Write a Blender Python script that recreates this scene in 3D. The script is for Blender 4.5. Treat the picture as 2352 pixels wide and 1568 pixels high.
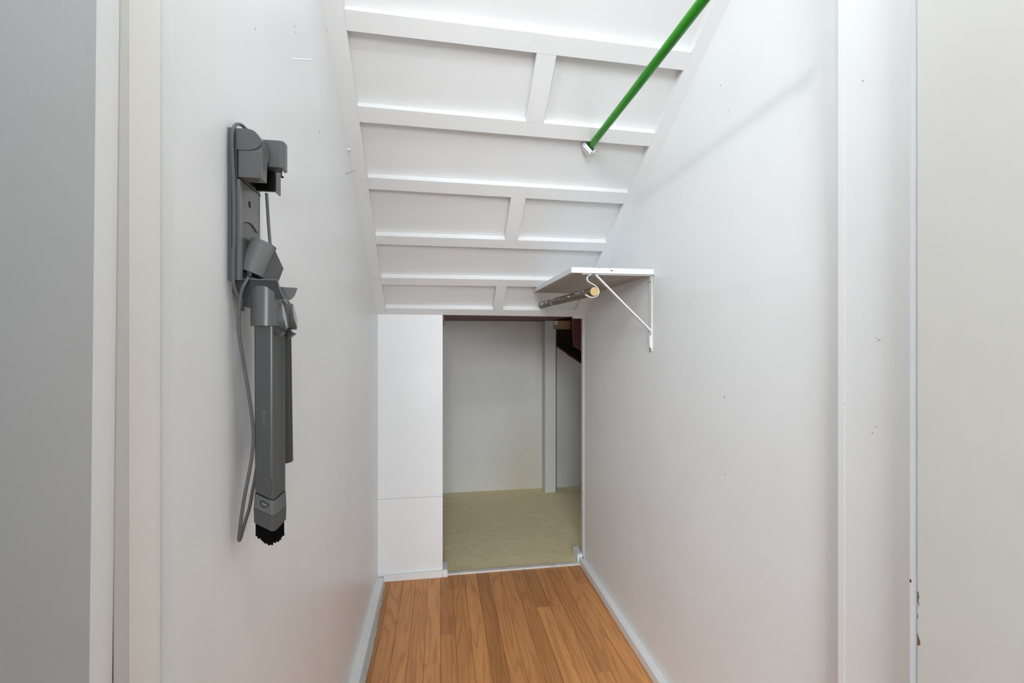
import bpy, bmesh, math, random
from mathutils import Vector, Matrix

for o in list(bpy.data.objects):
    bpy.data.objects.remove(o, do_unlink=True)
scn = bpy.context.scene
COL = scn.collection
random.seed(7)

# ------------------------------------------------------------------ camera
FPX, CX, CY = 1050.0, 1176.0, 784.0
YAW = math.atan(165.0 / FPX)
EYE = Vector((0.0, 0.0, 1.11))
cam_data = bpy.data.cameras.new('camera')
cam_data.sensor_width = 36.0
cam_data.lens = 36.0 * FPX / 2352.0
cam_data.clip_start = 0.02
cam = bpy.data.objects.new('camera', cam_data)
COL.objects.link(cam)
cam.location = EYE
cam.rotation_euler = (math.pi / 2, 0.0, -YAW)
scn.camera = cam

# ------------------------------------------------------------------ light and exposure
WORLD_STRENGTH = 0.38
BULB_STRENGTH = 108.0
FILL_BULB_POS = Vector((0.26, 0.22, 2.27))
FILL_BULB_STRENGTH = 92.0
BULB_POS = Vector((-0.14, 0.425, 2.09))
world = bpy.data.worlds.new('world')
scn.world = world
world.use_nodes = True
bg = world.node_tree.nodes['Background']
bg.inputs['Color'].default_value = (0.95, 0.99, 1.0, 1)
bg.inputs['Strength'].default_value = WORLD_STRENGTH
def fill_light(name, w, h, energy, loc, aim):
    # added area fill behind the camera, evens out the closet light
    l = bpy.data.lights.new(name, 'AREA'); l.shape = 'RECTANGLE'; l.size = w; l.size_y = h; l.energy = energy
    l.color = (0.925, 0.99, 1.05)
    o = bpy.data.objects.new(name, l); COL.objects.link(o); o.location = loc
    o.rotation_euler = (Vector(aim) - Vector(loc)).to_track_quat('-Z', 'Y').to_euler()
fill_light('fill_light_middle', 2.0, 1.8, 76, (0.2, -6.0, 1.5), (0.2, 1, 1.1))
fill_light('fill_light_right', 1.2, 1.2, 105, (1.3, -6.0, 1.2), (0.2, 1, 1.1))
fill_light('fill_light_left', 2.0, 1.2, 265, (-1.2, -5.0, 2.6), (0.2, 1, 0.8))
scn.view_settings.view_transform = 'Standard'
scn.view_settings.look = 'None'
scn.view_settings.gamma = 1.0
scn.view_settings.exposure = 0.14
scn.view_settings.use_curve_mapping = False

# ------------------------------------------------------------------ measuring helpers (rays from the eye point)
_S, _C = math.sin(YAW), math.cos(YAW)
def ray(u, v):
    r = u - CX
    return Vector((FPX * _S + r * _C, FPX * _C - r * _S, CY - v))
def atX(u, v, X):
    d = ray(u, v); return EYE + d * (X / d.x)
def atY(u, v, Y):
    d = ray(u, v); return EYE + d * (Y / d.y)
def atZ(u, v, Z):
    d = ray(u, v); return EYE + d * ((Z - EYE.z) / d.z)
CEIL0, CEILS = 2.768, 0.70             # sloping soffit: z = CEIL0 - CEILS * y
NC = Vector((0, CEILS, 1)).normalized()  # into the ceiling
def atC(u, v):
    d = ray(u, v)
    t = (CEIL0 - EYE.z) / (d.z + CEILS * d.y)
    return EYE + d * t
def zC(y): return CEIL0 - CEILS * y
def XR(z): return 0.712 if z <= 1.25 else 0.712 + 0.05 * (z - 1.25)   # right wall leans outwards near the top
XL = -0.287
YB = 2.19

# ------------------------------------------------------------------ materials
def s2l(c):
    c = c / 255.0
    return c / 12.92 if c <= 0.04045 else ((c + 0.055) / 1.055) ** 2.4
def rgb(r, g, b): return (s2l(r), s2l(g), s2l(b), 1.0)

class NT:
    def __init__(self, name):
        self.m = bpy.data.materials.new(name); self.m.use_nodes = True
        self.t = self.m.node_tree
        self.p = self.t.nodes['Principled BSDF']
    def n(self, kind, **kw):
        nd = self.t.nodes.new(kind)
        for k, v in kw.items():
            if k in nd.inputs: nd.inputs[k].default_value = v
            else: setattr(nd, k, v)
        return nd
    def l(self, a, b): self.t.links.new(a, b)
    def coords(self, scale=(1, 1, 1), kind='Object', rand=False):
        tc = self.n('ShaderNodeTexCoord')
        mp = self.n('ShaderNodeMapping')
        mp.inputs['Scale'].default_value = scale
        if rand:
            oi = self.n('ShaderNodeObjectInfo')
            mul = self.n('ShaderNodeVectorMath', operation='SCALE')
            cmb = self.n('ShaderNodeCombineXYZ')
            self.l(oi.outputs['Random'], cmb.inputs[0]); self.l(oi.outputs['Random'], cmb.inputs[1]); self.l(oi.outputs['Random'], cmb.inputs[2])
            self.l(cmb.outputs[0], mul.inputs[0]); mul.inputs['Scale'].default_value = 37.0
            add = self.n('ShaderNodeVectorMath', operation='ADD')
            self.l(tc.outputs[kind], add.inputs[0]); self.l(mul.outputs[0], add.inputs[1])
            self.l(add.outputs[0], mp.inputs['Vector'])
            self.oi = oi
        else:
            self.l(tc.outputs[kind], mp.inputs['Vector'])
        return mp.outputs['Vector']
    def noise(self, vec, scale, detail=3.0, rough=0.5, dist=0.0):
        nd = self.n('ShaderNodeTexNoise')
        nd.inputs['Scale'].default_value = scale; nd.inputs['Detail'].default_value = detail
        nd.inputs['Roughness'].default_value = rough; nd.inputs['Distortion'].default_value = dist
        self.l(vec, nd.inputs['Vector'])
        return nd.outputs['Fac']
    def ramp(self, fac, stops):
        r = self.n('ShaderNodeValToRGB')
        while len(r.color_ramp.elements) < len(stops): r.color_ramp.elements.new(0.5)
        for e, (p, c) in zip(r.color_ramp.elements, stops):
            e.position = p; e.color = c
        self.l(fac, r.inputs['Fac'])
        return r.outputs['Color']
    def mix(self, fac, a, b, blend='MIX'):
        m = self.n('ShaderNodeMix', data_type='RGBA', blend_type=blend)
        for sock, val in ((m.inputs[0], fac), (m.inputs[6], a), (m.inputs[7], b)):
            if hasattr(val, 'is_output'): self.l(val, sock)
            else: sock.default_value = val
        return m.outputs[2]
    def math(self, op, a, b=0.0):
        m = self.n('ShaderNodeMath', operation=op)
        for sock, val in ((m.inputs[0], a), (m.inputs[1], b)):
            if hasattr(val, 'is_output'): self.l(val, sock)
            else: sock.default_value = val
        return m.outputs[0]
    def bump(self, h, strength, dist=0.001):
        b = self.n('ShaderNodeBump'); b.inputs['Strength'].default_value = strength
        b.inputs['Distance'].default_value = dist
        self.l(h, b.inputs['Height']); self.l(b.outputs['Normal'], self.p.inputs['Normal'])
    def base(self, c):
        if hasattr(c, 'is_output'): self.l(c, self.p.inputs['Base Color'])
        else: self.p.inputs['Base Color'].default_value = c
    def rough(self, r): self.p.inputs['Roughness'].default_value = r

def paint(name, col, rough=0.45, grain=420.0, strength=0.25, streak=(1, 1, 1), mottling=0.05, spec=0.4):
    k = NT(name)
    v = k.coords()
    big = k.noise(v, 3.0, 4, 0.6)
    dark = tuple(c * (1 - mottling) for c in col[:3]) + (1,)
    k.base(k.mix(k.ramp(big, [(0.3, (0, 0, 0, 1)), (0.7, (1, 1, 1, 1))]), dark, col))
    k.rough(rough)
    k.p.inputs['Specular IOR Level'].default_value = spec
    vs = k.coords(streak)
    a = k.noise(vs, grain, 2, 0.55)
    b = k.noise(vs, 38.0, 3, 0.6)
    k.bump(k.math('ADD', k.math('MULTIPLY', a, 0.5), b), strength, 0.0012)
    return k.m

M = {}
M['wall'] = paint('wall_paint', (0.872, 0.885, 0.887, 1), 0.42, 420, 0.16)
M['wall_left'] = paint('wall_paint_eggshell', (0.872, 0.885, 0.887, 1), 0.34, 380, 0.22, (1, 1, 0.35))
M['ceil'] = paint('soffit_paint', (0.80, 0.803, 0.80, 1), 0.5, 300, 0.14, (0.25, 1, 1))
M['batten'] = paint('batten_paint', (0.82, 0.823, 0.818, 1), 0.45, 260, 0.2, (0.2, 1, 1))
M['trim'] = paint('trim_paint', (0.86, 0.87, 0.87, 1), 0.38, 240, 0.2, (1, 1, 0.25))
M['cream'] = paint('cream_paint', (0.85, 0.835, 0.79, 1), 0.42, 260, 0.14, (1, 1, 0.3))
M['door'] = paint('door_cream_paint', (0.66, 0.65, 0.612, 1), 0.42, 260, 0.14, (1, 1, 0.3))
M['far_wall'] = paint('storage_wall_paint', (0.66, 0.645, 0.60, 1), 0.6, 200, 0.3, mottling=0.10)
M['far_wall2'] = paint('storage_wall_grey', (0.74, 0.74, 0.72, 1), 0.6, 200, 0.3, mottling=0.08)
M['metal_white'] = paint('white_enamel', (0.84, 0.84, 0.82, 1), 0.3, 300, 0.05)

def far_wall_mat():
    k = NT('storage_wall_stained')
    v = k.coords()
    base = k.mix(k.noise(v, 2.5, 5, 0.6), (0.74, 0.725, 0.69, 1), (0.82, 0.81, 0.78, 1))
    sep = k.n('ShaderNodeSeparateXYZ'); k.l(k.coords(), sep.inputs[0])
    # yellow damp stain low beside the post
    dx = k.math('SUBTRACT', sep.outputs[0], 0.62); dz = k.math('SUBTRACT', sep.outputs[2], 0.12)
    d = k.math('SQRT', k.math('ADD', k.math('MULTIPLY', dx, dx), k.math('MULTIPLY', dz, k.math('MULTIPLY', dz, 0.35))))
    f = k.math('ADD', d, k.math('MULTIPLY', k.noise(v, 9.0, 4, 0.6), 0.12))
    st = k.ramp(f, [(0.10, (1, 1, 1, 1)), (0.36, (0, 0, 0, 1))])
    base = k.mix(k.math('MULTIPLY', st, 0.55), base, (0.66, 0.60, 0.44, 1))
    sp = k.ramp(k.noise(v, 95.0, 2, 0.5), [(0.70, (0, 0, 0, 1)), (0.76, (1, 1, 1, 1))])
    low = k.ramp(sep.outputs[2], [(0.0, (1, 1, 1, 1)), (0.45, (0, 0, 0, 1))])
    base = k.mix(k.math('MULTIPLY', sp, k.math('MULTIPLY', low, 0.5)), base, (0.2, 0.18, 0.15, 1))
    k.base(base); k.rough(0.6); k.bump(k.noise(v, 160, 3), 0.3, 0.001)
    return k.m
M['far_wall'] = far_wall_mat()

def oak():
    k = NT('oak_strip_floor')
    v = k.coords((1, 1, 1), rand=True)
    rnd = k.oi.outputs['Random']
    mp = k.n('ShaderNodeMapping'); mp.inputs['Scale'].default_value = (17, 1.25, 17); k.l(v, mp.inputs['Vector'])
    low = k.noise(mp.outputs[0], 1.0, 1.5, 0.45, 0.25)
    rings = k.math('ADD', k.math('MULTIPLY', k.math('SINE', k.math('MULTIPLY', low, 62.0)), 0.5), 0.5)
    mp2 = k.n('ShaderNodeMapping'); mp2.inputs['Scale'].default_value = (300, 9, 300); k.l(v, mp2.inputs['Vector'])
    fine = k.noise(mp2.outputs[0], 1.0, 4, 0.65)
    mp3 = k.n('ShaderNodeMapping'); mp3.inputs['Scale'].default_value = (22, 2.4, 22); k.l(v, mp3.inputs['Vector'])
    patch = k.noise(mp3.outputs[0], 1.0, 3, 0.55)
    c = k.mix(patch, (0.55, 0.235, 0.080, 1), (0.80, 0.375, 0.140, 1))
    c = k.mix(k.math('MULTIPLY', k.ramp(rings, [(0.0, (1, 1, 1, 1)), (0.42, (0, 0, 0, 1))]), 0.34), c, (0.30, 0.115, 0.036, 1))
    c = k.mix(k.math('MULTIPLY', k.ramp(fine, [(0.38, (1, 1, 1, 1)), (0.52, (0, 0, 0, 1))]), 0.22), c, (0.30, 0.12, 0.04, 1))
    tone = k.ramp(rnd, [(0.0, (0.74, 0.71, 0.68, 1)), (0.3, (0.92, 0.91, 0.90, 1)), (0.65, (1.02, 1.02, 1.0, 1)), (1.0, (1.12, 1.15, 1.14, 1))])
    c = k.mix(1.0, c, tone, 'MULTIPLY')
    k.base(c); k.rough(0.42); k.p.inputs['Specular IOR Level'].default_value = 0.35
    k.bump(fine, 0.12, 0.0008)
    return k.m
M['oak'] = oak()

def vinyl():
    k = NT('vinyl_tile')
    v = k.coords((1, 1, 1), rand=True)
    mp = k.n('ShaderNodeMapping'); mp.inputs['Scale'].default_value = (9, 24, 1); k.l(v, mp.inputs['Vector'])
    a = k.noise(mp.outputs[0], 1.6, 6, 0.7, 0.4)
    c = k.ramp(a, [(0.25, (0.74, 0.62, 0.34, 1)), (0.5, (0.89, 0.77, 0.46, 1)), (0.75, (0.93, 0.83, 0.55, 1))])
    sp = k.ramp(k.noise(k.coords(), 55.0, 2, 0.5), [(0.735, (0, 0, 0, 1)), (0.77, (1, 1, 1, 1))])
    c = k.mix(k.math('MULTIPLY', sp, 0.7), c, rgb(80, 66, 45))
    k.base(c); k.rough(0.5); k.bump(a, 0.15, 0.0006)
    return k.m
M['vinyl'] = vinyl()

def plain(name, col, rough=0.5, metallic=0.0, var=0.12, scale=30.0, bump=0.08, spec=0.5, bscale=None):
    k = NT(name); v = k.coords()
    n = k.noise(v, scale, 4, 0.6)
    k.base(k.mix(n, tuple(c * (1 - var) for c in col[:3]) + (1,), tuple(min(1, c * (1 + var)) for c in col[:3]) + (1,)))
    k.rough(rough); k.p.inputs['Metallic'].default_value = metallic
    k.p.inputs['Specular IOR Level'].default_value = spec
    if bump: k.bump(k.noise(v, bscale or scale * 6, 2), bump, 0.0005)
    return k.m
M['plastic_body'] = plain('tool_grey_plastic', (0.072, 0.073, 0.074, 1), 0.30, var=0.05, bump=0.02, bscale=900)
M['plastic'] = plain('grey_plastic', (0.112, 0.113, 0.114, 1), 0.30, var=0.05, bump=0.02, bscale=900)
M['plastic_lite'] = plain('lighter_grey_plastic', (0.165, 0.167, 0.168, 1), 0.27, var=0.04, bump=0.02, bscale=900)  # lighter grey that also paints light on some dock faces
M['plastic_dark'] = plain('charcoal_plastic', (0.034, 0.035, 0.037, 1), 0.34, var=0.05, bump=0.02, bscale=900)
M['black'] = plain('black_plastic', (0.006, 0.006, 0.006, 1), 0.6, bump=0, spec=0.2)
M['bristle'] = plain('black_bristle', (0.003, 0.003, 0.003, 1), 0.8, bump=0, spec=0.1)
M['cord'] = plain('grey_cord_rubber', (0.10, 0.104, 0.11, 1), 0.42, var=0.06, bump=0.02)
M['chrome'] = plain('chrome', (0.8, 0.8, 0.8, 1), 0.12, 1.0, var=0.03, bump=0)
M['steel'] = plain('dull_steel', (0.30, 0.30, 0.31, 1), 0.4, 0.9, bump=0.05)
M['lens'] = plain('clear_grey_lens', (0.45, 0.45, 0.45, 1), 0.1, 0.6, var=0.5, scale=320, bump=0.6, bscale=500)
M['red'] = plain('dark_red_timber', (0.13, 0.026, 0.022, 1), 0.55, var=0.4, scale=20, bump=0.2)
M['red_edge'] = plain('red_timber_edge', (0.20, 0.065, 0.045, 1), 0.55, var=0.25, scale=25, bump=0.2)
M['raw'] = plain('raw_pine', (0.42, 0.27, 0.13, 1), 0.65, var=0.3, scale=45, bump=0.2)
M['raw_dark'] = plain('raw_brown_wood', (0.14, 0.085, 0.05, 1), 0.7, var=0.35, scale=40, bump=0.2)
M['void'] = plain('void_dark_timber', (0.030, 0.014, 0.012, 1), 0.8, var=0.3, bump=0.1)  # near-black colour for the darkness inside the stair void
M['ceramic'] = plain('white_porcelain', (0.8, 0.8, 0.78, 1), 0.2, var=0.02, bump=0)
M['hole'] = plain('hole_dark', (0.10, 0.09, 0.075, 1), 0.8, bump=0)
M['dent'] = plain('paint_dent', (0.42, 0.42, 0.41, 1), 0.7, bump=0.1)
M['chip'] = plain('chipped_wood', (0.16, 0.10, 0.065, 1), 0.75, var=0.4, scale=300, bump=0.3)
M['seam'] = plain('tile_seam', (0.93, 0.87, 0.68, 1), 0.6, bump=0.05)
M['underfloor'] = plain('floor_gap', (0.06, 0.035, 0.02, 1), 0.8, bump=0)
M['smear'] = plain('grey_caulk_smear', (0.50, 0.50, 0.46, 1), 0.7, var=0.25, scale=60, bump=0.5)

def dirty_white():
    k = NT('scuffed_white_strip'); v = k.coords((1, 1, 1))
    f = k.ramp(k.noise(k.coords((14, 40, 40)), 1.6, 5, 0.7), [(0.52, (0, 0, 0, 1)), (0.68, (1, 1, 1, 1))])
    k.base(k.mix(k.math('MULTIPLY', f, 0.6), (0.74, 0.73, 0.69, 1), (0.25, 0.24, 0.22, 1)))
    k.rough(0.55); k.bump(k.noise(v, 120, 3), 0.4, 0.001)
    return k.m
M['dirty'] = dirty_white()

def green():
    k = NT('green_gloss_paint')
    n = k.noise(k.coords((120, 9, 120)), 1.0, 4, 0.65)
    c = k.ramp(n, [(0.3, (0.012, 0.15, 0.006, 1)), (0.5, (0.022, 0.29, 0.009, 1)), (0.7, (0.05, 0.36, 0.012, 1))])
    ch = k.ramp(k.noise(k.coords((60, 30, 60)), 1.0, 3, 0.6), [(0.74, (0, 0, 0, 1)), (0.78, (1, 1, 1, 1))])
    k.base(k.mix(ch, c, (0.20, 0.16, 0.05, 1))); k.rough(0.32); k.p.inputs['Specular IOR Level'].default_value = 0.25
    k.bump(n, 0.2, 0.001)
    return k.m
M['green'] = green()

def rod_brown():
    k = NT('brown_varnish_spattered')
    n = k.noise(k.coords((90, 10, 90)), 1.0, 4, 0.6)
    c = k.ramp(n, [(0.3, (0.075, 0.053, 0.033, 1)), (0.7, (0.15, 0.115, 0.075, 1))])
    k.base(c); k.rough(0.4); k.bump(n, 0.15, 0.0006)
    return k.m
M['brown'] = rod_brown()

def rod_end():
    k = NT('end_grain_tan')
    n = k.noise(k.coords(), 420, 3, 0.6)
    k.base(k.ramp(n, [(0.3, (0.42, 0.26, 0.09, 1)), (0.7, (0.72, 0.52, 0.24, 1))])); k.rough(0.7)
    return k.m
M['endgrain'] = rod_end()

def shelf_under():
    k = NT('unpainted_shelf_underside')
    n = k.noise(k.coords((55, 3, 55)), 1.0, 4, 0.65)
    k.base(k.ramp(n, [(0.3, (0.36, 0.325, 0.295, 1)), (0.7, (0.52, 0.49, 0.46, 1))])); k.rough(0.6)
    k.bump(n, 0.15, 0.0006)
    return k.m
M['shelf_under'] = shelf_under()

def glow(name, col, s):
    k = NT(name)
    k.p.inputs['Base Color'].default_value = (1, 1, 1, 1)
    k.p.inputs['Emission Color'].default_value = col
    k.p.inputs['Emission Strength'].default_value = s
    return k.m
M['fill_bulb'] = glow('fill_bulb_glass', (0.945, 0.985, 1.02, 1), FILL_BULB_STRENGTH)
M['bulb'] = glow('lit_bulb_glass', (0.945, 0.985, 1.02, 1), BULB_STRENGTH)

# ------------------------------------------------------------------ geometry helpers
def link(name, me, mat, parent=None):
    o = bpy.data.objects.new(name, me)
    COL.objects.link(o)
    if mat is not None:
        if isinstance(mat, (list, tuple)):
            for m in mat: me.materials.append(m)
        else: me.materials.append(mat)
    if parent is not None: o.parent = parent
    return o
def obj(name, bm, mat, parent=None, smooth=False, bevel=0.0, seg=2):
    if bevel > 0:
        es = [e for e in bm.edges if len(e.link_faces) == 2 and e.calc_face_angle(0) > 0.5]
        bmesh.ops.bevel(bm, geom=es, offset=bevel, segments=seg, profile=0.5, affect='EDGES', clamp_overlap=True)
    bmesh.ops.recalc_face_normals(bm, faces=bm.faces)
    if smooth:
        for f in bm.faces: f.smooth = True
        for e in bm.edges:
            e.smooth = not (len(e.link_faces) == 2 and e.calc_face_angle(0) > 0.6)
    me = bpy.data.meshes.new(name); bm.to_mesh(me); bm.free()
    return link(name, me, mat, parent)
def add_box(bm, x0, x1, y0, y1, z0, z1):
    vs = [bm.verts.new((x, y, z)) for x in (x0, x1) for y in (y0, y1) for z in (z0, z1)]
    for f in ((0, 1, 3, 2), (4, 6, 7, 5), (0, 4, 5, 1), (2, 3, 7, 6), (0, 2, 6, 4), (1, 5, 7, 3)):
        bm.faces.new([vs[i] for i in f])
def box(name, x0, x1, y0, y1, z0, z1, mat, parent=None, bevel=0.0, seg=2, smooth=False):
    bm = bmesh.new(); add_box(bm, min(x0, x1), max(x0, x1), min(y0, y1), max(y0, y1), min(z0, z1), max(z0, z1))
    return obj(name, bm, mat, parent, smooth, bevel, seg)
def add_prism(bm, pts, off):
    off = Vector(off); n = len(pts)
    a = [bm.verts.new(Vector(p)) for p in pts]; b = [bm.verts.new(Vector(p) + off) for p in pts]
    bm.faces.new(a); bm.faces.new(b[::-1])
    for i in range(n): bm.faces.new((a[i], b[i], b[(i + 1) % n], a[(i + 1) % n]))
def prism(name, pts, off, mat, parent=None, bevel=0.0, seg=2, smooth=False):
    bm = bmesh.new(); add_prism(bm, pts, off)
    return obj(name, bm, mat, parent, smooth, bevel, seg)
def catmull(pts, k=6):
    pts = [Vector(p) for p in pts]
    P = [pts[0] * 2 - pts[1]] + pts + [pts[-1] * 2 - pts[-2]]
    out = []
    for i in range(1, len(P) - 2):
        for j in range(k):
            t = j / k
            a, b, c, d = P[i - 1], P[i], P[i + 1], P[i + 2]
            out.append(0.5 * ((2 * b) + (c - a) * t + (2 * a - 5 * b + 4 * c - d) * t * t + (3 * b - a - 3 * c + d) * t ** 3))
    out.append(pts[-1])
    return out
def add_tube(bm, path, rad, seg=12, caps=True):
    path = [Vector(p) for p in path]
    n = len(path); rads = rad if isinstance(rad, (list, tuple)) else [rad] * n
    t0 = (path[1] - path[0]).normalized()
    ref = Vector((0, 0, 1)) if abs(t0.z) < 0.9 else Vector((1, 0, 0))
    u = t0.cross(ref).normalized()
    rings = []
    for i in range(n):
        t = (path[min(i + 1, n - 1)] - path[max(i - 1, 0)]).normalized()
        u = (u - t * u.dot(t)).normalized(); w = t.cross(u)
        rings.append([bm.verts.new(path[i] + (u * math.cos(2 * math.pi * s / seg) + w * math.sin(2 * math.pi * s / seg)) * rads[i]) for s in range(seg)])
    for i in range(n - 1):
        for s in range(seg):
            bm.faces.new((rings[i][s], rings[i][(s + 1) % seg], rings[i + 1][(s + 1) % seg], rings[i + 1][s]))
    if caps:
        bm.faces.new(rings[0][::-1]); bm.faces.new(rings[-1])
def tube(name, path, rad, mat, parent=None, seg=12, caps=True):
    bm = bmesh.new(); add_tube(bm, path, rad, seg, caps)
    return obj(name, bm, mat, parent, True)
def add_strip(bm, pts, thick, y0, y1):
    """flat bar bent along pts (all in one XZ plane), from y0 to y1"""
    n = len(pts); L, R = [], []
    for i in range(n):
        a = Vector(pts[max(i - 1, 0)]); b = Vector(pts[min(i + 1, n - 1)])
        t = (b - a); t.y = 0; t.normalize(); nn = Vector((-t.z, 0, t.x)) * thick / 2
        p = Vector(pts[i]); L.append(p + nn); R.append(p - nn)
    ring = []
    for i in range(n):
        ring.append([bm.verts.new((q.x, y, q.z)) for q, y in ((L[i], y0), (R[i], y0), (R[i], y1), (L[i], y1))])
    for i in range(n - 1):
        for s in range(4):
            bm.faces.new((ring[i][s], ring[i][(s + 1) % 4], ring[i + 1][(s + 1) % 4], ring[i + 1][s]))
    bm.faces.new(ring[0][::-1]); bm.faces.new(ring[-1])
def empty(name, loc):
    o = bpy.data.objects.new(name, None); COL.objects.link(o); o.location = loc; o.empty_display_size = 0.05
    return o
def adopt(child, parent):
    child.parent = parent
    child.matrix_parent_inverse = Matrix.Translation(-Vector(parent.location))
    return child
def tag(o, label, cat, group=None, kind=None):
    o['label'] = label; o['category'] = cat
    if group: o['group'] = group
    if kind: o['kind'] = kind
    return o
def structure(o, label, cat):
    return tag(o, label, cat, kind='structure')

# ================================================================== THE SETTING
# ---- closet floor: oak strips
floor = structure(box('floor', -0.60, 1.05, -0.9, 2.192, -0.05, -0.014, M['underfloor']), 'orange-brown oak strip floor of the closet', 'floor')
PW = 0.0566
k0 = -9
fixed_joint = {-1: [1.60], 8: [1.87], 7: [1.87]}
for k in range(k0, 14):
    x0 = 0.0013 + PW * k; x1 = x0 + PW
    if x0 > 0.73: break
    cuts = [-0.9] + sorted(fixed_joint.get(k, [random.uniform(0.2, 1.2), random.uniform(1.42, 2.05)] if random.random() < 0.45 else [random.uniform(0.4, 1.25)])) + [2.190]
    for a, b in zip(cuts[:-1], cuts[1:]):
        if b - a < 0.02: continue
        dz = random.uniform(-0.0003, 0.0003)
        box('plank', x0 + 0.0005, x1 - 0.0005, a + 0.0004, b - 0.0004, -0.0138, dz, M['oak'], floor, 0.0007, 1)

# ---- left wall
wl = structure(box('wall_left', -0.42, XL, 0.645, 2.215, 0, 2.42, M['wall_left']), 'white painted left closet wall carrying the vacuum dock', 'wall')
# ---- right wall (leans out slightly above the shelf)
prof = [(0.712, 0), (0.712, 1.25), (XR(1.9), 1.9), (XR(2.42), 2.42), (0.86, 2.42), (0.86, 0)]
wr = structure(prism('wall_right', [(x, 0.7043, z) for x, z in prof], (0, 1.5327, 0), M['wall']), 'white painted right closet wall under the sloping soffit', 'wall')
# pale corner strip at its far end
cs = box('corner_strip', 0.7088, 0.7118, 2.205, 2.2385, 0.03, 1.225, M['trim'], wr, 0.001)

# ---- back wall panels left of the opening
wb = structure(box('wall_back', XL - 0.03, 0.009, 2.197, 2.21, 0, 1.262, M['raw_dark']), 'narrow white panelled back wall left of the low opening', 'wall')
zs = atY(940, 1143, YB).z
box('panel', XL + 0.0005, 0.0115, 2.19, 2.1968, zs + 0.0005, 1.255, M['wall'], wb, 0.0008, 1)
box('panel', XL + 0.0005, 0.0115, 2.1894, 2.1968, 0.0, zs - 0.0005, M['wall'], wb, 0.0008, 1)
box('raw_edge', 0.0118, 0.020, 2.20, 2.235, 1.19, 1.243, M['raw_dark'], wb, 0.001)

# ---- baseboards
bl = structure(box('baseboard_left', XL, -0.257, 0.645, 2.178, 0.0005, 0.021, M['trim'], None, 0.004, 3), 'low white baseboard strip along the left wall', 'baseboard')
sm = []
random.seed(3)
ys = [0.66 + i * 0.02 for i in range(77)]
for i, y in enumerate(ys):
    w = 0.0165 if y < 1.75 else 0.0165 - (y - 1.75) * 0.024
    sm.append((-0.257 + max(0.002, w + random.uniform(-0.0022, 0.0022)), y, 0.0006))
prism('caulk_smear', [(-0.2572, ys[0], 0.0006)] + sm + [(-0.2572, ys[-1], 0.0006)], (0, 0, 0.0014), M['smear'], bl)
br = structure(box('baseboard_right', 0.686, 0.7118, 0.7046, 2.195, 0.0005, 0.030, M['trim'], None, 0.004, 3), 'low white baseboard strip along the right wall', 'baseboard')
box('end_block', 0.680, 0.706, 2.2125, 2.30, 0.0, 0.044, M['trim'], br, 0.003, 2)
bb = structure(box('baseboard_back', -0.2565, 0.0095, 2.176, 2.189, 0.0005, 0.030, M['trim'], None, 0.003, 3), 'white baseboard under the back wall panel', 'baseboard')
box('end_block', 0.0105, 0.034, 2.178, 2.262, 0.0, 0.033, M['trim'], bb, 0.002, 2)
# threshold strip across the opening
th = structure(box('trim_1', 0.0345, 0.6855, 2.1905, 2.2115, -0.012, 0.0085, M['dirty'], None, 0.002, 2), 'scuffed white threshold strip between oak floor and vinyl tiles', 'threshold')

# ---- sloping soffit with battens
yt, yb_ = 0.706, 2.185
D = 0.022
def cp(x, y): return Vector((x, y, zC(y)))
def onC(p, off): return p + NC * off
slab = [onC(cp(XL, yt), D + 0.006), onC(cp(XR(2.3), yt), D + 0.006), onC(cp(0.712, yb_), D + 0.006), onC(cp(XL, yb_), D + 0.006)]
ceil = structure(prism('ceiling', slab, NC * 0.03, M['ceil']), 'white sloping stair soffit with raised battens', 'ceiling')
def battq(quad, name='batten', mat='batten', rise=0.0):
    return prism(name, [onC(p, -rise) for p in quad], NC * (D - 0.0002 + rise), M[mat], ceil, 0.0012, 1)
def lerp(a, b, t): return a + (b - a) * t
def line_x(pa, pb, x):           # point on the line pa-pb at world x
    t = (x - pa.x) / (pb.x - pa.x); return lerp(pa, pb, t)
# stiles along both walls
Li = [atC(786.6, 0), atC(796.8, 70), atC(821.8, 240), atC(842, 400), atC(862.5, 543), atC(876.5, 637), atC(885, 708)]
top_in = lerp(Li[-1], Li[0], (Li[-1].y - yt) / (Li[-1].y - Li[0].y))
bot_in = lerp(Li[0], Li[-1], (yb_ - Li[0].y) / (Li[-1].y - Li[0].y))
ysp = atC(875, 640).y
stile_split = [lerp(top_in, bot_in, (ysp + 0.004 - yt) / (yb_ - yt)), lerp(top_in, bot_in, (ysp + 0.006 - yt) / (yb_ - yt))]
battq([cp(XL - 0.002, yt), top_in, stile_split[0], cp(XL - 0.002, stile_split[0].y)])
battq([cp(XL - 0.002, stile_split[1].y), stile_split[1], bot_in, cp(XL - 0.002, yb_)], rise=0.0006)
Ri_t, Ri_b = atC(1589, 119), atC(1384, 577)
def right_in(y): return cp(Ri_t.x + (Ri_b.x - Ri_t.x) * (y - Ri_t.y) / (Ri_b.y - Ri_t.y), y)
def right_out(y):
    # where the soffit meets the leaning wall
    z = zC(y); return cp(XR(z) + 0.003, y)
ymid = (2.768 - 1.25) / 0.7
battq([right_in(yt), right_out(yt), right_out(ymid), right_out(2.205), right_in(2.205)])
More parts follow.
